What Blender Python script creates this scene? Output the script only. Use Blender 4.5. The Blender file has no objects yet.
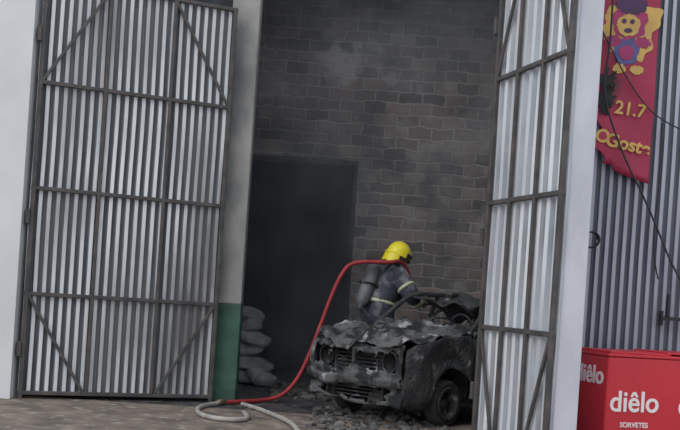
import bpy, bmesh, math, random
from mathutils import Vector, Matrix, noise
random.seed(7)
C = bpy.context.scene.collection
sc = bpy.context.scene
try:
    sc.view_settings.view_transform = 'Standard'
    sc.view_settings.look = 'None'
    sc.view_settings.exposure = 0.0
except Exception: pass

# ------------------------------------------------------------ materials
def nmat(name, c1, c2=None, scale=3.0, rough=.8, metal=0.0, bump=0.0, stretch=(1,1,1), detail=6, lo=.35, hi=.65,
         c3=None, scale3=1.0, lo3=.5, hi3=.7, bscale=None):
    m = bpy.data.materials.new(name); m.use_nodes = True
    nt = m.node_tree; n = nt.nodes; l = nt.links
    b = n['Principled BSDF']; b.inputs['Roughness'].default_value = rough; b.inputs['Metallic'].default_value = metal
    tc = n.new('ShaderNodeTexCoord'); mp = n.new('ShaderNodeMapping'); mp.inputs['Scale'].default_value = stretch
    l.new(tc.outputs['Object'], mp.inputs['Vector'])
    def noise_n(s, lo, hi):
        t = n.new('ShaderNodeTexNoise'); t.inputs['Scale'].default_value = s; t.inputs['Detail'].default_value = detail
        l.new(mp.outputs['Vector'], t.inputs['Vector'])
        r = n.new('ShaderNodeMapRange'); r.inputs['From Min'].default_value = lo; r.inputs['From Max'].default_value = hi
        l.new(t.outputs['Fac'], r.inputs['Value']); return t, r
    col = None
    if c2 is None: b.inputs['Base Color'].default_value = (*c1, 1)
    else:
        t, r = noise_n(scale, lo, hi)
        mx = n.new('ShaderNodeMix'); mx.data_type = 'RGBA'
        mx.inputs['A'].default_value = (*c1, 1); mx.inputs['B'].default_value = (*c2, 1)
        l.new(r.outputs['Result'], mx.inputs['Factor']); col = mx.outputs['Result']
        if c3 is not None:
            t3, r3 = noise_n(scale3, lo3, hi3)
            m3 = n.new('ShaderNodeMix'); m3.data_type = 'RGBA'
            l.new(col, m3.inputs['A']); m3.inputs['B'].default_value = (*c3, 1)
            l.new(r3.outputs['Result'], m3.inputs['Factor']); col = m3.outputs['Result']
        l.new(col, b.inputs['Base Color'])
    if bump:
        tb = n.new('ShaderNodeTexNoise'); tb.inputs['Scale'].default_value = bscale or scale*4; tb.inputs['Detail'].default_value = 8
        l.new(mp.outputs['Vector'], tb.inputs['Vector'])
        bp = n.new('ShaderNodeBump'); bp.inputs['Strength'].default_value = bump; bp.inputs['Distance'].default_value = .03
        l.new(tb.outputs['Fac'], bp.inputs['Height']); l.new(bp.outputs['Normal'], b.inputs['Normal'])
    return m

M = {}
M['plaster'] = nmat('white_plaster', (.66,.67,.67), (.58,.585,.59), 1.2, .9, bump=.1)
M['post'] = nmat('post_paint', (.56,.57,.62), (.44,.45,.50), 2.5, .8, bump=.1, stretch=(1,1,.4))
M['pillar'] = nmat('sooty_concrete', (.36,.35,.33), (.19,.19,.185), 2.5, .9, bump=.3, stretch=(1,1,.5), c3=(.10,.10,.10), scale3=1.1, lo3=.5, hi3=.7)
M['green'] = nmat('green_paint', (.05,.13,.09), (.03,.075,.055), 4, .7, bump=.2)
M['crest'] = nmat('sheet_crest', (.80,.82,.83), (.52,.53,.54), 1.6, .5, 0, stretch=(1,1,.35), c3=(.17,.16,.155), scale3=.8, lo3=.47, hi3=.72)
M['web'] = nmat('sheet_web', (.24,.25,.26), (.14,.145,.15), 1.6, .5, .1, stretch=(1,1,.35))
M['valley'] = nmat('sheet_valley_shade', (.065,.068,.075), (.15,.155,.16), 1.6, .7, 0, stretch=(1,1,.35))  # groove shade painted into the valley colour for stronger rib contrast
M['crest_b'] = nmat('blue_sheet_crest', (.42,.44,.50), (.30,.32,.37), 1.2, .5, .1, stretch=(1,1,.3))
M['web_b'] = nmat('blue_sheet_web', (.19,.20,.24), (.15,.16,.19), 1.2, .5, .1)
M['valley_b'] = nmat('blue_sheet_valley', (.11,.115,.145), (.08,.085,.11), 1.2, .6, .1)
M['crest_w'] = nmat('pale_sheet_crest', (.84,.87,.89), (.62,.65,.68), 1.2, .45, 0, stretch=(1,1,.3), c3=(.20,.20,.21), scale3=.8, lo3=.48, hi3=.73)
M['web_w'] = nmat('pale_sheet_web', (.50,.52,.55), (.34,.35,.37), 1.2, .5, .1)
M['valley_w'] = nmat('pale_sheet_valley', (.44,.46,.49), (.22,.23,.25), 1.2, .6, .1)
M['steel'] = nmat('dark_rusty_steel', (.055,.053,.053), (.11,.095,.09), 5, .7, .1, bump=.2)
M['ground'] = nmat('dirt_pavement', (.25,.195,.155), (.12,.098,.085), 2.6, .85, bump=.6, c3=(.34,.30,.26), scale3=6, lo3=.54, hi3=.68, bscale=22)
M['floor'] = nmat('ashy_wet_floor', (.085,.085,.087), (.03,.03,.033), 2.4, .45, bump=.6, c3=(.27,.26,.25), scale3=7, lo3=.57, hi3=.68, bscale=20)
M['soot'] = nmat('soot_black', (.018,.021,.025), (.035,.04,.045), 2.5, .95)
M['sootwall'] = nmat('soot_wall', (.05,.055,.062), (.022,.025,.028), 1.5, .95, bump=.3, stretch=(2,1,.5))
M['ash'] = nmat('burned_ash_metal', (.12,.12,.12), (.018,.019,.02), 5.5, .85, .1, bump=1.0, c3=(.38,.385,.39), scale3=3.8, lo3=.58, hi3=.65, bscale=24, lo=.42, hi=.56)
M['burn'] = nmat('burned_metal', (.028,.029,.031), (.075,.075,.075), 6, .85, .1, bump=1.0, c3=(.24,.24,.24), scale3=6, lo3=.61, hi3=.68, bscale=28)
M['char'] = nmat('charred', (.015,.015,.017), (.04,.04,.04), 8, .9, bump=.4)
M['rubber'] = nmat('burnt_rubber', (.02,.02,.02), (.06,.06,.06), 9, .95, bump=.4)
M['redhose'] = nmat('red_hose_rubber', (.42,.04,.045), (.28,.025,.03), 6, .6)
M['palehose'] = nmat('pale_hose_canvas', (.42,.39,.35), (.28,.265,.25), 8, .8)
M['yellow'] = nmat('helmet_yellow', (.95,.83,.03), (.85,.70,.02), 5, .35)
M['skin'] = nmat('skin', (.45,.26,.18), (.38,.2,.14), 6, .6)
M['black'] = nmat('black_plastic', (.015,.015,.017), None, rough=.5)
M['reflect'] = nmat('reflective_tape', (.58,.60,.38), (.45,.48,.30), 9, .4)
M['glove'] = nmat('glove', (.12,.11,.10), (.05,.05,.05), 14, .8)
M['tank'] = nmat('tank_paint', (.17,.18,.19), (.08,.085,.09), 6, .6)
M['sack'] = nmat('sack_cloth', (.36,.37,.38), (.18,.19,.20), 5, .9, bump=.4)
M['red'] = nmat('freezer_red', (.56,.02,.035), (.48,.018,.03), 2, .4)
M['white'] = nmat('white_print', (.8,.74,.74), None, rough=.5)
M['banred'] = nmat('banner_red', (.40,.018,.07), (.30,.015,.05), 2, .5, c3=(.06,.01,.02), scale3=2.2, lo3=.60, hi3=.72)
M['banyel'] = nmat('banner_yellow', (.68,.44,.10), (.52,.32,.09), 4, .5)
M['banmag'] = nmat('banner_magenta', (.42,.03,.13), (.28,.02,.10), 5, .5)
M['banpur'] = nmat('banner_purple', (.07,.02,.09), (.04,.015,.05), 6, rough=.5)
M['banblue'] = nmat('banner_blue', (.10,.10,.28), (.07,.07,.2), 6, rough=.5)
M['cable'] = nmat('cable_black', (.02,.02,.025), None, rough=.6)
M['brass'] = nmat('brass_coupling', (.25,.2,.12), (.15,.12,.08), 8, .5, .6)
M['rubble'] = nmat('rubble', (.20,.19,.18), (.03,.03,.03), 5, .95, bump=.4)
M['jacket'] = nmat('turnout_jacket', (.075,.085,.11), (.03,.034,.047), 7, .8, bump=.6, c3=(.21,.22,.23), scale3=5, lo3=.55, hi3=.68)

def brick_mat():
    m = bpy.data.materials.new('sooty_block_masonry'); m.use_nodes = True
    nt = m.node_tree; n = nt.nodes; l = nt.links; b = n['Principled BSDF']; b.inputs['Roughness'].default_value = .9
    tc = n.new('ShaderNodeTexCoord'); sp = n.new('ShaderNodeSeparateXYZ'); cb = n.new('ShaderNodeCombineXYZ')
    l.new(tc.outputs['Object'], sp.inputs[0]); l.new(sp.outputs['X'], cb.inputs['X']); l.new(sp.outputs['Z'], cb.inputs['Y'])
    def N(scale, detail, off=0):
        t=n.new('ShaderNodeTexNoise'); t.inputs['Scale'].default_value=scale; t.inputs['Detail'].default_value=detail
        mp=n.new('ShaderNodeMapping'); mp.inputs['Location'].default_value=(off,off*.7,0)
        l.new(cb.outputs[0],mp.inputs['Vector']); l.new(mp.outputs[0],t.inputs['Vector']); return t
    def R(src,a,b_,c=0,d=1):
        r=n.new('ShaderNodeMapRange'); r.inputs['From Min'].default_value=a; r.inputs['From Max'].default_value=b_
        r.inputs['To Min'].default_value=c; r.inputs['To Max'].default_value=d; l.new(src,r.inputs['Value']); return r.outputs[0]
    def MX(f,a,b_):
        x=n.new('ShaderNodeMix'); x.data_type='RGBA'; l.new(f,x.inputs['Factor'])
        if isinstance(a,tuple): x.inputs['A'].default_value=(*a,1)
        else: l.new(a,x.inputs['A'])
        if isinstance(b_,tuple): x.inputs['B'].default_value=(*b_,1)
        else: l.new(b_,x.inputs['B'])
        return x.outputs['Result']
    def MA(op,a,b_):
        x=n.new('ShaderNodeMath'); x.operation=op
        for i,q in enumerate((a,b_)):
            if isinstance(q,(int,float)): x.inputs[i].default_value=q
            else: l.new(q,x.inputs[i])
        return x.outputs[0]
    br = n.new('ShaderNodeTexBrick'); br.inputs['Scale'].default_value = 1
    br.inputs['Brick Width'].default_value = .38; br.inputs['Row Height'].default_value = .19
    br.inputs['Mortar Size'].default_value = .020; br.inputs['Mortar Smooth'].default_value = .7; br.inputs['Bias'].default_value=-.1
    br.inputs['Color1'].default_value = (.30,.235,.215,1); br.inputs['Color2'].default_value = (.07,.06,.06,1)
    br.inputs['Mortar'].default_value = (.38,.36,.35,1)
    va = n.new('ShaderNodeMix'); va.data_type='RGBA'; va.blend_type='LINEAR_LIGHT'; va.inputs['Factor'].default_value=.06
    l.new(cb.outputs[0], va.inputs['A']); l.new(N(4,3).outputs['Color'], va.inputs['B'])
    l.new(va.outputs['Result'], br.inputs['Vector'])
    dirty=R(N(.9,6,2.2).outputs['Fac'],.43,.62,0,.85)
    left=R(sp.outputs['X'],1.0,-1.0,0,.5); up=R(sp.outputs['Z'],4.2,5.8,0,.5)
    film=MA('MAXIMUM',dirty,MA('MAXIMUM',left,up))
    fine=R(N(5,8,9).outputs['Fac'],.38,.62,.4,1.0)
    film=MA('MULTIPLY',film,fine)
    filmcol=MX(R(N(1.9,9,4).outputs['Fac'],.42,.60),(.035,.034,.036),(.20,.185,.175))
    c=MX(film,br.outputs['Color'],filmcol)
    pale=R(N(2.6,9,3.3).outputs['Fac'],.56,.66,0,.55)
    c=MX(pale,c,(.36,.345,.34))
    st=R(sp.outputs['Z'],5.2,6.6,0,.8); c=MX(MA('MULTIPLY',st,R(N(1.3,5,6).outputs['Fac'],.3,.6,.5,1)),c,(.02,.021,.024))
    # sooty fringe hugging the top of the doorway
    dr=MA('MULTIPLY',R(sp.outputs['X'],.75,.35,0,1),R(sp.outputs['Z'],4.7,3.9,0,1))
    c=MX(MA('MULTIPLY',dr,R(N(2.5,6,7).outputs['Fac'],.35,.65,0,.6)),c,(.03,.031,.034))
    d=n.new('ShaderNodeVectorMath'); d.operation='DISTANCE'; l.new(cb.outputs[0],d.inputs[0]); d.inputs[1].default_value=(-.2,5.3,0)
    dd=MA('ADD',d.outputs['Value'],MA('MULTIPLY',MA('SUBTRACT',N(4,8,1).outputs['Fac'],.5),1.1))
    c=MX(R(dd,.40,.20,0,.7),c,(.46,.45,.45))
    l.new(c, b.inputs['Base Color'])
    bp = n.new('ShaderNodeBump'); bp.inputs['Strength'].default_value=.7; bp.inputs['Distance'].default_value=.02; bp.invert=True
    l.new(br.outputs['Fac'], bp.inputs['Height']); l.new(bp.outputs['Normal'], b.inputs['Normal'])
    return m
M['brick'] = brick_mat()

# ------------------------------------------------------------ helpers
def empty(name, loc=(0,0,0), rz=0, s=1):
    e = bpy.data.objects.new(name, None); C.objects.link(e); e.location = loc; e.rotation_euler=(0,0,rz); e.scale=(s,s,s); return e
def add(name, me, mats, parent=None, smooth=False):
    o = bpy.data.objects.new(name, me); C.objects.link(o)
    for m in (mats if isinstance(mats,(list,tuple)) else [mats]): me.materials.append(m)
    if parent: o.parent = parent
    if smooth:
        for p in me.polygons: p.use_smooth = True
    return o
def boxes(name, lst, mat, parent=None, bevel=0):
    bm = bmesh.new()
    for (x0,x1,y0,y1,z0,z1) in lst:
        r = bmesh.ops.create_cube(bm, size=1)
        for v in r['verts']:
            v.co = Vector(((x0+x1)/2+v.co.x*(x1-x0),(y0+y1)/2+v.co.y*(y1-y0),(z0+z1)/2+v.co.z*(z1-z0)))
    me = bpy.data.meshes.new(name); bm.to_mesh(me); bm.free()
    o = add(name, me, mat, parent)
    if bevel:
        md = o.modifiers.new('bev','BEVEL'); md.width=bevel; md.segments=2
    return o
def beam(bm, a, b, w, d, up=Vector((0,1,0))):
    a=Vector(a); b=Vector(b); t=(b-a); L=t.length; t.normalize()
    n = up; s = t.cross(n).normalized(); n = s.cross(t)
    vs=[]
    for p in (a,b):
        for i,j in ((-1,-1),(1,-1),(1,1),(-1,1)): vs.append(bm.verts.new(p+s*i*w/2+n*j*d/2))
    for f in ((0,1,2,3),(7,6,5,4),(0,4,5,1),(1,5,6,2),(2,6,7,3),(3,7,4,0)): bm.faces.new([vs[k] for k in f])
def tube(name, pts, r, mat, parent=None, smooth=True, spline='NURBS', res=6):
    cu = bpy.data.curves.new(name,'CURVE'); cu.dimensions='3D'; cu.bevel_depth=r; cu.bevel_resolution=4; cu.use_fill_caps=True
    s = cu.splines.new(spline); s.points.add(len(pts)-1)
    for i,p in enumerate(pts): s.points[i].co=(*p,1)
    if spline=='NURBS': s.use_endpoint_u=True; s.order_u=3; s.resolution_u=res
    o = bpy.data.objects.new(name, cu)
    C.objects.link(o); bpy.context.view_layer.update()
    me = bpy.data.meshes.new_from_object(o.evaluated_get(bpy.context.evaluated_depsgraph_get()))
    bpy.data.objects.remove(o); 
    me.materials.clear()
    return add(name, me, mat, parent, smooth)
def text(name, s, size, loc, rot, mat, parent=None, ext=.003, bold=0):
    cu = bpy.data.curves.new(name,'FONT'); cu.body=s; cu.size=size; cu.extrude=ext; cu.align_x='CENTER'; cu.align_y='CENTER'; cu.offset=bold
    o = bpy.data.objects.new(name, cu); C.objects.link(o); bpy.context.view_layer.update()
    me = bpy.data.meshes.new_from_object(o.evaluated_get(bpy.context.evaluated_depsgraph_get()))
    bpy.data.objects.remove(o); me.materials.clear()
    t = add(name, me, mat, parent); t.location=loc; t.rotation_euler=rot; return t
def grid(name, nu, nv, fn, mat, parent=None, skip=None, thick=0, smooth=True):
    bm=bmesh.new(); V=[[bm.verts.new(fn(i/nu,j/nv)) for j in range(nv+1)] for i in range(nu+1)]
    for i in range(nu):
        for j in range(nv):
            if skip and skip((i+.5)/nu,(j+.5)/nv): continue
            try: bm.faces.new((V[i][j],V[i+1][j],V[i+1][j+1],V[i][j+1]))
            except: pass
    bmesh.ops.delete(bm, geom=[v for v in bm.verts if not v.link_faces], context='VERTS')
    me=bpy.data.meshes.new(name); bm.to_mesh(me); bm.free()
    o=add(name,me,mat,parent,smooth)
    if thick:
        md=o.modifiers.new('sol','SOLIDIFY'); md.thickness=thick; md.offset=0
    return o
def lathe(name, prof, mat, parent=None, segs=28, axis='X', loc=(0,0,0)):
    bm=bmesh.new(); R=[]
    for i in range(segs):
        a=2*math.pi*i/segs; ring=[]
        for (r,h) in prof:
            c,s=r*math.cos(a),r*math.sin(a)
            ring.append(bm.verts.new({'X':(h,c,s),'Y':(c,h,s),'Z':(c,s,h)}[axis]))
        R.append(ring)
    for i in range(segs):
        for k in range(len(prof)-1):
            bm.faces.new((R[i][k],R[(i+1)%segs][k],R[(i+1)%segs][k+1],R[i][k+1]))
    bmesh.ops.remove_doubles(bm, verts=bm.verts, dist=.0005)
    bmesh.ops.recalc_face_normals(bm, faces=bm.faces)
    me=bpy.data.meshes.new(name); bm.to_mesh(me); bm.free()
    o=add(name,me,mat,parent,True); o.location=loc; return o
def skin(name, verts, edges, radii, roots, mat, parent=None, sub=2):
    me=bpy.data.meshes.new(name); me.from_pydata([Vector(v) for v in verts],edges,[])
    o=add(name,me,mat,parent)
    md=o.modifiers.new('skin','SKIN'); md.use_smooth_shade=True
    sv=me.skin_vertices[0].data
    for i,r in enumerate(radii): sv[i].radius=(r,r) if not isinstance(r,tuple) else r
    for i in range(len(verts)): sv[i].use_root=(i in roots)
    s=o.modifiers.new('sub','SUBSURF'); s.levels=sub; s.render_levels=sub
    return o

# ------------------------------------------------------------ corrugated sheet
def corr(name, W, z0, z1, pitch, depth, mats, parent=None, y=0, nz=6, seed=0, wob=.006):
    prof=[(0,0,0),(.42,0,0),(.5,1,1),(.88,1,2),(1.0,0,1)]
    xs=[];n=int(round(W/pitch)); p=W/n
    for k in range(n):
        for q,(fx,fy,mi) in enumerate(prof[:-1]):
            xs.append((k*p+fx*p, fy*depth, q))
    xs.append((W,0,0))
    mi_map={0:0,1:1,2:2,3:1}  # crest light, web mid, valley dark: rib shading put into the colours
    bm=bmesh.new(); R=[]
    for j in range(nz+1):
        z=z0+(z1-z0)*j/nz
        R.append([bm.verts.new((x+noise.noise(Vector((x*.8,z*.7,seed+4)))*wob*2, y+d+noise.noise(Vector((x*1.3+seed,z*.9,seed)))*wob*2, z)) for x,d,_ in xs])
    for j in range(nz):
        for i in range(len(xs)-1):
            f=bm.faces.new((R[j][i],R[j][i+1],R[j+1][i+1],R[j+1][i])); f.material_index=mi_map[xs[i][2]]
    me=bpy.data.meshes.new(name); bm.to_mesh(me); bm.free()
    o=add(name,me,mats,parent)
    md=o.modifiers.new('sol','SOLIDIFY'); md.thickness=.003
    return o
def bmesh_fix(me):
    bm=bmesh.new(); bm.from_mesh(me); bmesh.ops.recalc_face_normals(bm,faces=bm.faces); bm.to_mesh(me); bm.free()
def gate(name, p0, p1, mats, pitch=.1, seed=0):
    p0=Vector(p0); p1=Vector(p1); W=(p1-p0).length
    e=empty(name,(p0.x,p0.y,0),math.atan2(p1.y-p0.y,p1.x-p0.x))
    corr('corrugated_sheet',W,.05,5.12,pitch,.035,mats,e,y=.03,nz=16,seed=seed)
    bm=bmesh.new()
    zs=[.07,1.27,2.55,3.83,5.1]
    for z in zs: beam(bm,(0,0,z),(W,0,z),.048,.04)
    for x in (.03,W-.03): beam(bm,(x,0,0),(x,0,5.13),.05,.045)
    for x in (W/3,2*W/3): beam(bm,(x,-.004,.07),(x,-.004,5.1),.04,.04)
    for a,b in (((.04,1.27),(W/3-.05,.1)),((W-.04,1.27),(2*W/3+.05,.1)),((.04,3.83),(W/3,5.08)),((W-.04,3.83),(2*W/3,5.08))):
        beam(bm,(a[0],-.006,a[1]),(b[0],-.006,b[1]),.038,.03)
    for z in (.6,2.2,4.4): beam(bm,(-.02,-.02,z-.09),(-.02,-.02,z+.09),.05,.05)
    me=bpy.data.meshes.new('frame'); bm.to_mesh(me); bm.free(); bmesh_fix(me)
    o=add('steel_frame',me,M['steel'],e); md=o.modifiers.new('b','BEVEL'); md.width=.006
    return e

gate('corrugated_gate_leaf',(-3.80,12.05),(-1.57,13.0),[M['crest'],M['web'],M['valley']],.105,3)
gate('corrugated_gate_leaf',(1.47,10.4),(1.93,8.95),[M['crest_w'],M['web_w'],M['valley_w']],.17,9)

# ------------------------------------------------------------ shell
boxes('wall_left',[(-9,-3.86,11.95,12.25,0,7)],M['plaster'])
boxes('wall_front',[(-3.86,-1.67,13.42,13.62,0,7),(-4.1,-3.87,12.27,13.62,0,7)],M['sootwall'])
boxes('wall_side_left',[(-4.1,-3.9,13.64,16.58,0,7)],M['sootwall'])
boxes('wall_side_right',[(4.3,4.5,11.12,16.58,0,7)],M['sootwall'])
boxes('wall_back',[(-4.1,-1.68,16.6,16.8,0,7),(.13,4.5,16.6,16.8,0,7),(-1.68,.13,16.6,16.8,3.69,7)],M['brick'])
boxes('wall_store_room',[(-3.0,-2.9,16.82,19.4,0,4.2),(1.3,1.4,16.82,19.4,0,4.2),(-2.9,1.3,19.3,19.4,0,4.2),(-3.0,1.4,16.82,19.4,4.21,4.3)],M['sootwall'])
boxes('trim_1',[(-1.72,-1.66,16.54,16.84,0,3.69),(.10,.16,16.54,16.84,0,3.69),(-1.72,.16,16.54,16.84,3.65,3.73)],M['char'])
pe=empty('concrete_pillar',(-1.475,13.3,0))
boxes('shaft',[(-.185,.185,-.15,.1,1.29,7)],M['pillar'],pe,.015)
boxes('painted_base',[(-.19,.19,-.155,.105,0,1.29)],M['green'],pe,.015)
boxes('ceiling',[(-4.1,4.5,13.3,14.5,7.0,7.12),(-4.1,4.5,15.1,16.8,7.0,7.12),(-4.1,-1.2,14.5,15.1,7.0,7.12),(1.8,4.5,14.5,15.1,7.0,7.12)],M['soot'])
boxes('wall_return',[(1.985,2.205,9.0,11.0,0,6.5)],M['post'],None,.01)
we=empty('wall_right',(2.21,11.0,0))
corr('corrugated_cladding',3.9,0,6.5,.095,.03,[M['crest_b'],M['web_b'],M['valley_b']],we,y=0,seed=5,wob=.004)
boxes('cladding_rail',[(0,3.9,.06,.10,z,z+.06) for z in (.5,2.2,3.9,5.8)],M['steel'],we)
boxes('floor',[(-4.1,4.5,12.4,19.4,-.1,0)],M['floor'])
boxes('ground',[(-14,14,-8,12.4,-.1,0)],M['ground'])

br=empty('cable_bracket',(3.55,10.92,0))
boxes('arm',[(-.05,.5,-.06,-.02,1.46,1.5),(-.05,-.02,-.03,.05,1.4,1.56)],M['cable'],br,.004)
boxes('hook',[(0,.03,-.08,-.02,1.5,1.75)],M['cable'],br,.004)

# ------------------------------------------------------------ sacks
se=empty('sack_pile',(-1.40,15.9,0))
random.seed(3); k=0
for (cx,cy,cz,w,ry) in [(-.05,0,.12,.34,0),(.22,-.12,.13,.24,.5),(.02,.02,.34,.33,.15),(-.06,0,.55,.30,-.2),(.06,-.03,.73,.28,.25),(-.03,.0,.92,.25,-.25),(.02,.0,1.09,.2,.2),(.30,-.3,.10,.20,.1)]:
    k+=1
    def fn(u,v,w=w,k=k):
        a=2*math.pi*u; t=math.pi*(v-.5)
        ex=lambda c:math.copysign(abs(c)**.75,c)
        x=w*ex(math.cos(t))*ex(math.cos(a)); y=.24*ex(math.cos(t))*ex(math.sin(a)); zz=.13*ex(math.sin(t))
        q=1+.45*noise.noise(Vector((x*4,y*4,zz*5+k*3)))
        return Vector((x*q,y*q,max(zz*q,-.10)))
    o=grid('sack_%d'%k,28,12,fn,M['sack'],se); o.location=(cx,cy,cz); o.rotation_euler=(0,ry,random.uniform(-.4,.4))

# ------------------------------------------------------------ burned car
YAW=math.radians(43)
car=empty('burned_car',(-.37,12.62,0),-YAW,1.04); car.scale=(1.02,1.02,1.14)
W,L=1.68,3.6
def interp(t,pts):
    for (a,b),(c,d) in zip(pts,pts[1:]):
        if t<=c: return b+(d-b)*(t-a)/(c-a)
    return pts[-1][1]
def top(l): return interp(l,[(0,.80),(.12,.87),(1.15,.98),(3.3,1.03),(3.7,.93)])
def bot(l):
    z=.22
    for c in (.75,2.9):
        r=.36
        if abs(l-c)<r: z=max(z,.26+math.sqrt(r*r-(l-c)**2))
    return z
def off(l,t):
    o=0
    if l<.35: o+=.13*(1-l/.35)**2
    if l>3.2: o+=.15*((l-3.2)/.5)**2
    return o+.10*(t-.45)**2+(.03 if t>.8 else 0)*(t-.8)*5
def nz(p,a=.012,s=3): return noise.noise(Vector(p)*s)*a
for side in (0,1):
    def fn(u,v):
        l=.0+L*u; z=bot(l)+(top(l)-bot(l))*v
        x=off(l,(z-.27)/.75); x+=nz((l,z,side*5),.06,2.5)+nz((l,z,side*5+2),.02,8)
        if v<.12 and bot(l)>.3: x-=.02
        for sl in (1.2,2.25,3.0):
            if abs(l-sl)<.03: x+=.02
        return Vector((x if side==0 else W-x, l, z+(nz((l,side,3),.05,2.5) if v>.8 else 0)))
    grid('side_panel_'+('a','b')[side],110,9,fn,M['burn'],car,thick=.012)
def ff(u,v):
    z=.22+.60*v; x=.13+(W-.26)*u
    y=-.09*(1-(2*u-1)**2)-(.07 if .30<v<.48 else 0)+nz((x,z,2),.09,4)
    if v>.9: y+=.03
    return Vector((x,y,z+nz((x,z,8),.06,3)))
def fs(u,v):
    j=noise.noise(Vector((u*12,v*12,1)))*.07
    u2=abs(u-.5)
    if u2>.27+j and u2<.46 and .60<v+j<.90: return True
    if u2<.25+j and .60<v+j<.88: return True
    if u2<.36+j and .06<v+j<.29: return True
    return False
grid('front_fascia',64,30,ff,M['ash'],car,skip=fs,thick=.014)
def fh(u,v):
    l=-.03+1.25*v; edge=off(max(l,0),.9)
    x=edge+.02+(W-2*edge-.04)*u
    z=top(max(l,0))+.012+.05*(1-(2*u-1)**4)-.10*max(0,.12-v)*1.5
    z+=nz((x,l,0),.12,2.2)+nz((x,l,4),.06,6)+nz((x,l,9),.03,14)-.05*math.exp(-((u-.6)**2+(v-.6)**2)*14)
    y=l-(.07*(1-(2*u-1)**2) if v<.3 else .07*(1-(2*u-1)**2)*max(0,1-(v-.3)*3))
    return Vector((x,y,z))
grid('hood',56,44,fh,M['ash'],car,thick=.012)
for sx in (.34,W-.34):
    lathe('headlight_bucket',[(.0,.16),(.07,.14),(.105,.05),(.11,0),(.10,0)],M['char'],car,20,'Y',(sx,.02,.66))
    lathe('headlight_rim',[(.10,0),(.112,-.008),(.116,0),(.112,.01),(.10,0)],M['burn'],car,20,'Y',(sx,.0,.66))
boxes('radiator_bars',[(.45,W-.45,.06,.08,z,z+.016) for z in [.26+.04*i for i in range(13)]]+[(.44,.47,.04,.1,.23,.82),(W-.47,W-.44,.04,.1,.23,.82),(W/2-.02,W/2+.02,-.07,-.03,.60,.78)],M['burn'],car)
boxes('bumper_beam',[(.12,W-.12,.0,.07,.42,.50)],M['ash'],car,.02)
boxes('engine',[(.5,1.1,.35,.9,.35,.72),(.2,.45,.5,.8,.5,.74),(1.2,1.45,.35,.65,.5,.72)],M['burn'],car,.03)
boxes('floorpan',[(.12,W-.12,1.2,3.4,.22,.28),(.3,.4,.1,1.3,.26,.36),(W-.4,W-.3,.1,1.3,.26,.36)],M['char'],car)
boxes('firewall',[(.1,W-.1,1.2,1.25,.28,.92),(.12,W-.12,1.3,1.55,.78,.95)],M['char'],car,.01)
boxes('rear_panel',[(.14,W-.14,3.5,3.56,.28,.95)],M['burn'],car,.01)
for s in (0,1):
    X=lambda x: x if s==0 else W-x
    d=0 if s==0 else -.05
    tube('pillar_frame_%d'%s,[(X(.07),1.15,.97),(X(.13),1.45,1.20),(X(.17),1.80,1.40+d),(X(.24),2.3,1.39+d),(X(.20),2.9,1.43+d),(X(.16),3.25,1.26),(X(.09),3.5,.98)],.030,M['burn'],car)
    tube('b_pillar_%d'%s,[(X(.06),2.25,.92),(X(.15),2.25,1.2),(X(.21),2.32,1.40+d)],.03,M['burn'],car)
    tube('window_sill_%d'%s,[(X(.05),1.2,.98),(X(.05),2.4,.99),(X(.07),3.4,1.03)],.03,M['ash'],car)
def fr(u,v):
    x=.19+(W-.38)*u; y=1.78+1.2*v
    return Vector((x,y,1.39+.02*(1-(2*u-1)**2)-.28*math.exp(-((u-.5)**2+(v-.4)**2)*7)+nz((x,y,3),.12,3)+nz((x,y,6),.05,8)-.05*u))
grid('roof',34,28,fr,M['burn'],car,thick=.02)
tube('windshield_base',[(.07,1.18,.99),(W/2,1.1,1.02),(W-.07,1.18,.99)],.03,M['ash'],car)
for sx in (.5,1.18):
    tube('seat_frame',[(sx-.22,1.95,.55),(sx-.22,2.05,1.05),(sx-.12,2.1,1.22),(sx+.12,2.1,1.22),(sx+.22,2.05,1.05),(sx+.22,1.95,.55)],.022,M['burn'],car)
    for k in range(6): tube('seat_spring',[(sx-.2,1.96+.02*k,.62+.10*k),(sx+.2,1.96+.02*k,.62+.10*k)],.012,M['burn'],car,spline='POLY')
    boxes('seat_base',[(sx-.24,sx+.24,1.6,2.0,.28,.55)],M['char'],car,.03)
boxes('rear_bench',[(.25,W-.25,2.95,3.05,.5,1.12),(.25,W-.25,2.55,2.95,.28,.55)],M['char'],car,.04)
lathe('steering_wheel',[(.17,0),(.185,.012),(.2,0),(.185,-.012),(.17,0)],M['char'],car,24,'Y',(1.18,1.55,1.0))
random.seed(21)
for k in range(14):
    x=random.uniform(.3,1.4); tube('burnt_wiring',[(x,1.2,.98),(x+random.uniform(-.2,.2),1.35,1.03+random.random()*.12),(x+random.uniform(-.3,.3),1.5,.9),(x+random.uniform(-.3,.3),1.7,1.0)],.013,M['char'],car)
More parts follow.
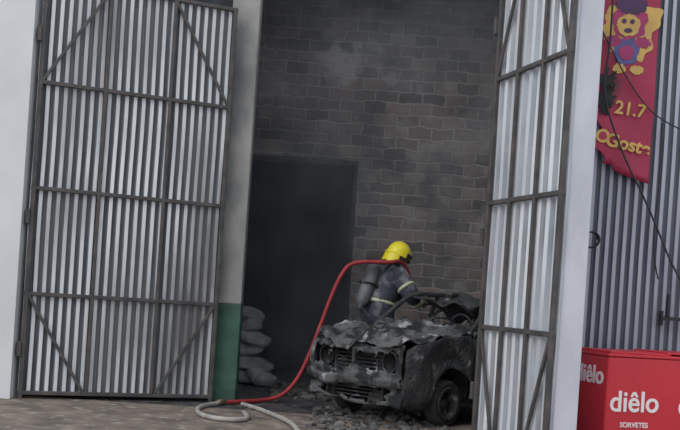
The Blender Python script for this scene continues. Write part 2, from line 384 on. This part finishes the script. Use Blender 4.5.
for i,(wx,wy) in enumerate(((.11,.75),(W-.11,.75),(.11,2.9),(W-.11,2.9))):
    we_=empty('wheel_%d'%(i+1),(wx,wy,.245)); we_.parent=car; we_.scale=(1,1,.9)
    lathe('rim',[(.16,-.09),(.2,-.1),(.205,-.08),(.17,-.05),(.17,.05),(.205,.08),(.2,.1),(.16,.09),(.15,0),(.16,-.09)],M['burn'],we_,32,'X')
    lathe('tyre_remnant',[(.2,-.08),(.25,-.09),(.27,-.06),(.275,0),(.27,.06),(.25,.09),(.2,.08),(.2,-.08)],M['rubber'],we_,32,'X')
    lathe('hub',[(0,-.04),(.05,-.045),(.055,.045),(0,.04)],M['burn'],we_,16,'X')
    bm=bmesh.new()
    for k in range(5):
        a=2*math.pi*k/5+.3; beam(bm,(0,.04*math.cos(a),.04*math.sin(a)),(0,.165*math.cos(a),.165*math.sin(a)),.05,.03,Vector((1,0,0)))
    me=bpy.data.meshes.new('spokes'); bm.to_mesh(me); bm.free(); bmesh_fix(me); add('spokes',me,M['burn'],we_)

# ------------------------------------------------------------ rubble
def rocks(name, n, region, smin, smax, mat, heap=None, seed=1):
    random.seed(seed); bm=bmesh.new()
    for k in range(n):
        x,y=region(); s=random.uniform(smin,smax)
        r=bmesh.ops.create_icosphere(bm,subdivisions=1,radius=s)
        sc3=Vector((random.uniform(.7,1.5),random.uniform(.6,1.2),random.uniform(.35,.8))); rot=Matrix.Rotation(random.uniform(0,6.28),3,'Z')
        z=s*.3+(heap(x,y) if heap else 0)
        for v in r['verts']:
            c=Vector((v.co.x*sc3.x,v.co.y*sc3.y,v.co.z*sc3.z))*(1+.35*noise.noise(v.co*9/s*.1+Vector((k,0,0))))
            v.co=rot@c+Vector((x,y,z))
    me=bpy.data.meshes.new(name); bm.to_mesh(me); bm.free(); return add(name,me,mat)
rocks('scattered_debris',300,lambda:(random.uniform(-.25,1.4),random.uniform(11.0,13.2)),.012,.06,M['rubble'],None,5)
rocks('scattered_debris',110,lambda:(random.uniform(-.9,-.1),random.uniform(14.0,16.2)),.02,.08,M['rubble'],None,6)

# ------------------------------------------------------------ firefighter
FS=1.22; FR=math.radians(42); FL=Vector((.53,14.16,.12))
rocks('rubble_heap',90,lambda:(random.gauss(FL.x,.16),random.gauss(FL.y,.18)),.03,.06,M['rubble'],lambda x,y:.02,4)
ff_e=empty('firefighter',FL,FR,FS)
v=[(0,0,.95),(.02,0,1.08),(.08,0,1.24),(.15,0,1.38),(.21,0,1.47),(.26,0,1.55),
   (.14,-.18,1.40),(.20,-.36,1.17),(.45,-.22,1.08),
   (.16,.18,1.40),(.34,.28,1.20),(.60,.07,1.15),
   (0,-.10,.90),(.07,-.13,.50),(-.02,-.14,.11),(.15,-.15,.05),
   (0,.10,.90),(.10,.14,.50),(.04,.15,.11),(.21,.16,.05)]
e=[(0,1),(1,2),(2,3),(3,4),(4,5),(3,6),(6,7),(7,8),(3,9),(9,10),(10,11),(0,12),(12,13),(13,14),(14,15),(0,16),(16,17),(17,18),(18,19)]
r=[.21,.21,.215,.20,.09,.065,.13,.105,.065,.13,.105,.065,.13,.10,.075,.06,.13,.10,.075,.06]
skin('body_in_turnout_gear',v,e,r,[0],M['jacket'],ff_e)
def band(name,c,axis,rad,h,parent):
    o=lathe(name,[(rad-.01,-h),(rad,-h),(rad+.004,0),(rad,h),(rad-.01,h),(rad-.01,-h)],M['reflect'],parent,24,'Z',c)
    o.rotation_mode='QUATERNION'; o.rotation_quaternion=Vector((0,0,1)).rotation_difference(Vector(axis)); return o
band('waist_band',(.03,0,1.07),(.22,0,1),.205,.018,ff_e)
band('sleeve_band',(.31,-.30,1.128),(.25,.14,-.09),.088,.018,ff_e)
band('cuff_band',(.41,-.243,1.093),(.25,.14,-.09),.074,.016,ff_e)
band('upper_sleeve_band',(.175,-.285,1.265),(.06,-.18,-.23),.108,.018,ff_e)
band('sleeve_band_left',(.46,.18,1.177),(.26,-.21,-.05),.082,.018,ff_e)
tk=lathe('air_tank',[(0,-.27),(.05,-.265),(.08,-.22),(.085,-.1),(.085,.15),(.08,.2),(.05,.245),(.025,.26),(.025,.30),(0,.30)],M['tank'],ff_e,24,'Z',(-.16,0,1.27))
tk.rotation_euler=(math.pi,math.radians(22),0)
for s in (-1,1):
    tube('harness_strap',[(-.12,s*.07,1.15),(-.06,s*.10,1.43),(.10,s*.11,1.56),(.25,s*.12,1.50),(.32,s*.13,1.30),(.20,s*.14,1.12)],.016,M['black'],ff_e)
tube('tank_band',[(-.26,-.02,1.30),(-.22,-.10,1.30),(-.08,-.12,1.24),(-.08,.12,1.24),(-.22,.10,1.30),(-.26,.02,1.30)],.012,M['black'],ff_e)
hd=empty('head',(.30,0,1.63)); hd.parent=ff_e; hd.rotation_euler=(0,math.radians(20),math.radians(-28))
def fhead(u,v_):
    a=2*math.pi*u; t=math.pi*(v_-.5)
    x=.095*math.cos(t)*math.cos(a); y=.075*math.cos(t)*math.sin(a); z=.115*math.sin(t)
    if z<0: x*=1-.12*(-z/.115); y*=1-.28*(-z/.115)
    f=1 if x>0 else 0
    x+=.028*math.exp(-((y/.014)**2+((z+.015)/.02)**2))*f
    x+=.012*math.exp(-((y/.03)**2+((z+.09)/.02)**2))*f
    x-=.010*math.exp(-(((abs(y)-.032)/.014)**2+((z-.012)/.012)**2))*f
    return Vector((x,y,z))
grid('face',48,32,fhead,M['skin'],hd)
for s in (-1,1):
    lathe('eye',[(0,-.011),(.008,-.008),(.011,0),(.008,.008),(0,.011)],M['white'],hd,12,'Z',(.078,s*.032,.012))
    lathe('pupil',[(0,-.005),(.004,-.003),(.005,0),(.004,.003),(0,.005)],M['black'],hd,10,'Z',(.087,s*.032,.012))
    tube('ear',[(.0,s*.074,.025),(-.015,s*.085,.03),(-.022,s*.086,.0),(-.008,s*.08,-.03),(.0,s*.073,-.025)],.007,M['skin'],hd)
tube('lips',[(.083,-.024,-.053),(.092,0,-.051),(.083,.024,-.053)],.005,M['banmag'],hd)
def fhel(u,v_):
    a=2*math.pi*u
    if v_>.25:
        t=(v_-.25)/.75*math.pi/2
        x=.145*math.cos(t)*math.cos(a)-.005; y=.122*math.cos(t)*math.sin(a); z=.03+.135*math.sin(t)
        z+=.014*math.exp(-(y/.018)**2)*math.sin(t)
    else:
        k=1-v_/.25
        x=(.145+.018*k+.012*k)*math.cos(a)-.005; y=(.122+.012*k)*math.sin(a); z=.03-.03*k
    return Vector((x,y,z))
grid('helmet_shell',48,24,fhel,M['yellow'],hd,thick=.006)
def fneck(u,v_):
    a=math.pi*(.5+u); k=v_
    return Vector(((.148+.01*k)*math.cos(a)-.015,(.128+.01*k)*math.sin(a),.02-.13*k+.006*math.sin(a*9)*k))
grid('helmet_neck_curtain',30,8,fneck,M['yellow'],hd,thick=.006)
tube('chin_strap',[(.0,-.10,.02),(.03,-.075,-.07),(.05,0,-.118),(.03,.075,-.07),(.0,.10,.02)],.006,M['black'],hd)
def fvis(u,v_):
    a=-1.2+2.4*u
    return Vector((.160*math.cos(a),.137*math.sin(a),-.02+.08*v_))
grid('helmet_visor',20,5,fvis,M['black'],hd,thick=.004)
def hand(name, c, sgn, wrist):
    V=[];E=[];R=[];roots=[]
    def chain(pts,rr):
        b=len(V); roots.append(b)
        for i,p in enumerate(pts):
            V.append(p);R.append(rr[i])
            if i: E.append((b+i-1,b+i))
    c=Vector(c); w=Vector(wrist)
    pc=c+Vector((0,sgn*.045,.0))
    chain([w,w.lerp(pc,.5),pc,pc+Vector((0,0,.025))],[.034,.035,.036,.03])
    for dx,ln in ((-.036,.85),(-.012,1.0),(.012,1.05),(.036,.95)):
        chain([c+Vector((dx,sgn*.045,.025)),c+Vector((dx,sgn*.020,.047)),c+Vector((dx,-sgn*.022*ln,.040)),c+Vector((dx,-sgn*.04,.008)),c+Vector((dx,-sgn*.032,-.018*ln))],[.011,.011,.0105,.01,.0085])
    chain([c+Vector((-.02,sgn*.045,-.015)),c+Vector((.01,sgn*.035,-.04)),c+Vector((.03,0,-.045)),c+Vector((.038,-sgn*.02,-.038))],[.014,.0125,.012,.01])
    skin(name,V,E,R,roots,M['glove'],ff_e,1)
hand('hand_right',(.52,-.08,1.10),-1,(.45,-.21,1.085))
hand('hand_left',(.68,-.08,1.10),1,(.61,.06,1.145))
lathe('hose_nozzle',[(0,-.05),(.024,-.05),(.024,.2),(.03,.21),(.03,.26),(.018,.30),(.022,.36),(.0,.36)],M['black'],ff_e,20,'X',(.48,-.08,1.10))

# ------------------------------------------------------------ hoses
def loc2w(p): return Matrix.Rotation(FR,3,'Z')@(Vector(p)*FS)+FL
endp=[loc2w(p) for p in ((-.02,-.22,1.54),(.12,-.20,1.575),(.27,-.20,1.49),(.34,-.19,1.28),(.38,-.10,1.12),(.46,-.08,1.10))]
pts=[(-1.36,12.78,.035),(-1.15,13.05,.03),(-.92,13.35,.03),(-.70,13.5,.08),(-.52,13.6,.28),(-.38,13.66,.60),(-.25,13.72,1.03),(-.13,13.78,1.45),(.0,13.82,1.80),(.14,13.86,1.98)]+[tuple(p) for p in endp]
tube('fire_hose',pts,.028,M['redhose'],res=10)
lathe('hose_coupling',[(0,-.06),(.035,-.06),(.04,-.02),(.04,.05),(.035,.07),(0,.07)],M['brass'],None,20,'X',(-1.42,12.70,.04)).rotation_euler=(0,0,math.radians(50))
tube('canvas_hose',[(-1.46,12.64,.03),(-1.6,12.35,.03),(-1.62,11.9,.03),(-1.5,11.4,.03),(-1.25,11.15,.03),(-1.0,11.2,.03),(-.95,11.5,.03),(-1.05,11.9,.03)],.028,M['palehose'],res=10)
tube('canvas_hose',[(-1.15,12.75,.03),(-.98,12.5,.03),(-.75,12.0,.03),(-.5,11.4,.03),(-.38,10.9,.03),(-.3,10.2,.03)],.028,M['palehose'],res=10)

# ------------------------------------------------------------ freezer
fz=empty('ice_cream_freezer',(2.63,9.66,0),math.radians(18))
FW,FD,FH=1.45,.68,1.13
boxes('cabinet',[(0,FW,0,FD,.10,FH-.05)],M['red'],fz,.02)
boxes('top_rim',[(-.01,FW+.01,-.01,FD+.01,FH-.05,FH-.02)],M['red'],fz,.008)
boxes('sliding_lids',[(.05,FW/2+.02,.05,FD-.05,FH-.02,FH),(FW/2-.02,FW-.05,.05,FD-.05,FH-.005,FH+.012)],M['red'],fz,.005)
boxes('vent_grille',[(.15+i*.05,.18+i*.05,-.008,.004,.14,.3) for i in range(8)],M['black'],fz)
boxes('castor_block',[(x,x+.08,y,y+.08,0,.1) for x in (.06,FW-.14) for y in (.06,FD-.14)],M['black'],fz,.01)
rx=math.radians(90)
text('brand_lettering','diêlo',.285,(.32,-.004,.64),(rx,0,0),M['white'],fz,.004,.004)
text('small_lettering','SORVETES',.07,(.33,-.004,.42),(rx,0,0),M['white'],fz,.004,.001)
text('second_lettering','diêlo',.3,(1.12,-.004,.62),(rx,0,0),M['white'],fz,.004,.004)
text('side_lettering','diêlo',.25,(-.004,FD/2-.03,.88),(rx,0,-rx),M['white'],fz,.004,.004)
# ------------------------------------------------------------ banner
bn=empty('advertising_banner',(2.60,10.93,0))
def fb(u,v_):
    zb=3.12-.19*u
    ex=0
    if u<.4: ex=max(0,(.4-u))*.35*abs(noise.noise(Vector((u*9,3,1))))*2
    z=zb+ex*1.2+(5.7-zb-ex)*v_
    le=0
    if z<4.3: le=.16*abs(noise.noise(Vector((z*3,0,7))))*2
    x=le+(.68-le)*u
    return Vector((x,-.015+.012*math.sin(z*5+u*4),z))
grid('printed_sheet',24,40,fb,M['banred'],bn,thick=.004)
def poly(name,pts,y,mat):
    bm=bmesh.new(); bm.faces.new([bm.verts.new((x,y,z)) for x,z in pts]); me=bpy.data.meshes.new(name); bm.to_mesh(me); bm.free()
    o=add(name,me,mat,bn); md=o.modifiers.new('s','SOLIDIFY'); md.thickness=.003; return o
def disc(name,cx,cz,r,y,mat,rays=0,amp=0,sx=1,jag=0):
    pts=[]
    for i in range(96):
        a=2*math.pi*i/96; rr=r*(1+amp*math.sin(a*rays)) if rays else r
        rr*=1+jag*noise.noise(Vector((math.cos(a)*3,math.sin(a)*3,cx*9+cz)))
        pts.append((cx+sx*rr*math.cos(a),cz+rr*math.sin(a)))
    return poly(name,pts,y,mat)
disc('yellow_swoosh_print',.36,4.62,.34,-.030,M['banyel'],4,.08,.86,.35)
disc('cartoon_body_print',.34,4.36,.15,-.034,M['banblue'],0,0,.9,.25)
disc('cartoon_arm_print',.19,4.46,.06,-.036,M['banmag'],0,0,1.5,.3)
disc('cartoon_arm_print',.51,4.46,.06,-.036,M['banmag'],0,0,1.5,.3)
disc('cartoon_head_print',.35,4.68,.19,-.038,M['banmag'],7,.05,1.0,.15)
disc('cartoon_hat_print',.36,4.86,.10,-.042,M['banpur'],0,0,1.7,.25)
disc('cartoon_face_print',.34,4.64,.12,-.044,M['banyel'],0,0,1.05,.12)
disc('cartoon_eye_print',.29,4.68,.026,-.050,M['banpur']); disc('cartoon_eye_print',.38,4.68,.026,-.050,M['banpur'])
disc('cartoon_mouth_print',.34,4.58,.025,-.050,M['banpur'],0,0,1.8)
disc('cartoon_belly_print',.34,4.34,.08,-.040,M['banmag'],0,0,1,.2)
disc('cartoon_shoe_print',.46,4.16,.05,-.038,M['banyel'],0,0,1.5,.3)
disc('cartoon_shoe_print',.27,4.16,.05,-.038,M['banyel'],0,0,1.5,.3)
text('price_lettering','21.7',.20,(.42,-.045,3.72),(rx,math.radians(6),0),M['banyel'],bn,.003,.004)
text('shop_lettering','Goste',.20,(.42,-.045,3.34),(rx,math.radians(10),0),M['banyel'],bn,.003,.006)
disc('logo_print',.14,3.42,.075,-.044,M['banyel'])
disc('logo_inner_print',.14,3.42,.045,-.048,M['banred'])
disc('scorched_patch',.12,3.82,.14,-.040,M['char'],0,0,.7,1.0)
disc('scorched_patch_upper',.13,4.03,.10,-.041,M['char'],0,0,.9,1.1)

# cables
tube('hanging_cable',[(2.7,10.78,5.6),(2.75,10.78,4.4),(2.66,10.80,3.9),(2.95,10.8,3.2),(3.25,10.8,2.7),(3.7,10.8,1.75),(4.2,10.8,1.3)],.011,M['cable'])
tube('hanging_cable',[(2.62,10.84,4.6),(3.0,10.84,3.9),(3.5,10.84,3.5),(4.4,10.84,3.3)],.008,M['cable'])
tube('hanging_cable',[(3.45,10.9,1.9),(3.35,10.9,2.2),(3.4,10.9,3.0),(3.38,10.9,3.6)],.008,M['cable'])
tube('wire_coil',[(2.68+.09*math.cos(a*.7),10.9-.004*a,2.28+.09*math.sin(a*.7)) for a in range(22)],.010,M['cable'])

# ------------------------------------------------------------ smoke (real volume filling the shed)
sm=bpy.data.materials.new('smoke_volume'); sm.use_nodes=True; nt=sm.node_tree; nt.nodes.clear()
out=nt.nodes.new('ShaderNodeOutputMaterial'); vs=nt.nodes.new('ShaderNodeVolumeScatter'); nt.links.new(vs.outputs[0],out.inputs['Volume'])
vs.inputs['Color'].default_value=(.74,.81,.90,1)
tc=nt.nodes.new('ShaderNodeTexCoord'); no=nt.nodes.new('ShaderNodeTexNoise'); no.inputs['Scale'].default_value=.8; no.inputs['Detail'].default_value=3
nt.links.new(tc.outputs['Object'],no.inputs['Vector'])
r1=nt.nodes.new('ShaderNodeMapRange'); r1.inputs['From Min'].default_value=.40; r1.inputs['From Max'].default_value=.65; r1.inputs['To Min'].default_value=.3; r1.inputs['To Max'].default_value=1.6
nt.links.new(no.outputs['Fac'],r1.inputs['Value'])
sp=nt.nodes.new('ShaderNodeSeparateXYZ'); nt.links.new(tc.outputs['Object'],sp.inputs[0])
r2=nt.nodes.new('ShaderNodeMapRange'); r2.inputs['From Min'].default_value=1.2; r2.inputs['From Max'].default_value=4.5; r2.inputs['To Min'].default_value=.045; r2.inputs['To Max'].default_value=.12
nt.links.new(sp.outputs['Z'],r2.inputs['Value'])
mu=nt.nodes.new('ShaderNodeMath'); mu.operation='MULTIPLY'; nt.links.new(r1.outputs[0],mu.inputs[0]); nt.links.new(r2.outputs[0],mu.inputs[1])
nt.links.new(mu.outputs[0],vs.inputs['Density'])
boxes('smoke',[(-3.88,4.28,13.66,16.53,.02,6.95)],sm)

# ------------------------------------------------------------ lights, world
w=bpy.data.worlds.new('World'); sc.world=w; w.use_nodes=True
w.node_tree.nodes['Background'].inputs[0].default_value=(.87,.92,1,1); w.node_tree.nodes['Background'].inputs[1].default_value=1.12
s=bpy.data.lights.new('overcast_sun','SUN'); s.energy=.9; s.angle=math.radians(30); s.color=(1,.98,.95)
so=bpy.data.objects.new('overcast_sun',s); C.objects.link(so); so.rotation_euler=(math.radians(48),0,math.radians(-35))

# ------------------------------------------------------------ camera
cd=bpy.data.cameras.new('camera'); cam=bpy.data.objects.new('camera',cd); C.objects.link(cam)
cd.sensor_width=36; cd.lens=36*1000/680; cd.shift_y=80/680; cd.clip_end=200
cam.location=(0,0,1.5); cam.rotation_euler=(math.radians(90),math.radians(-3.8),0)
sc.camera=cam
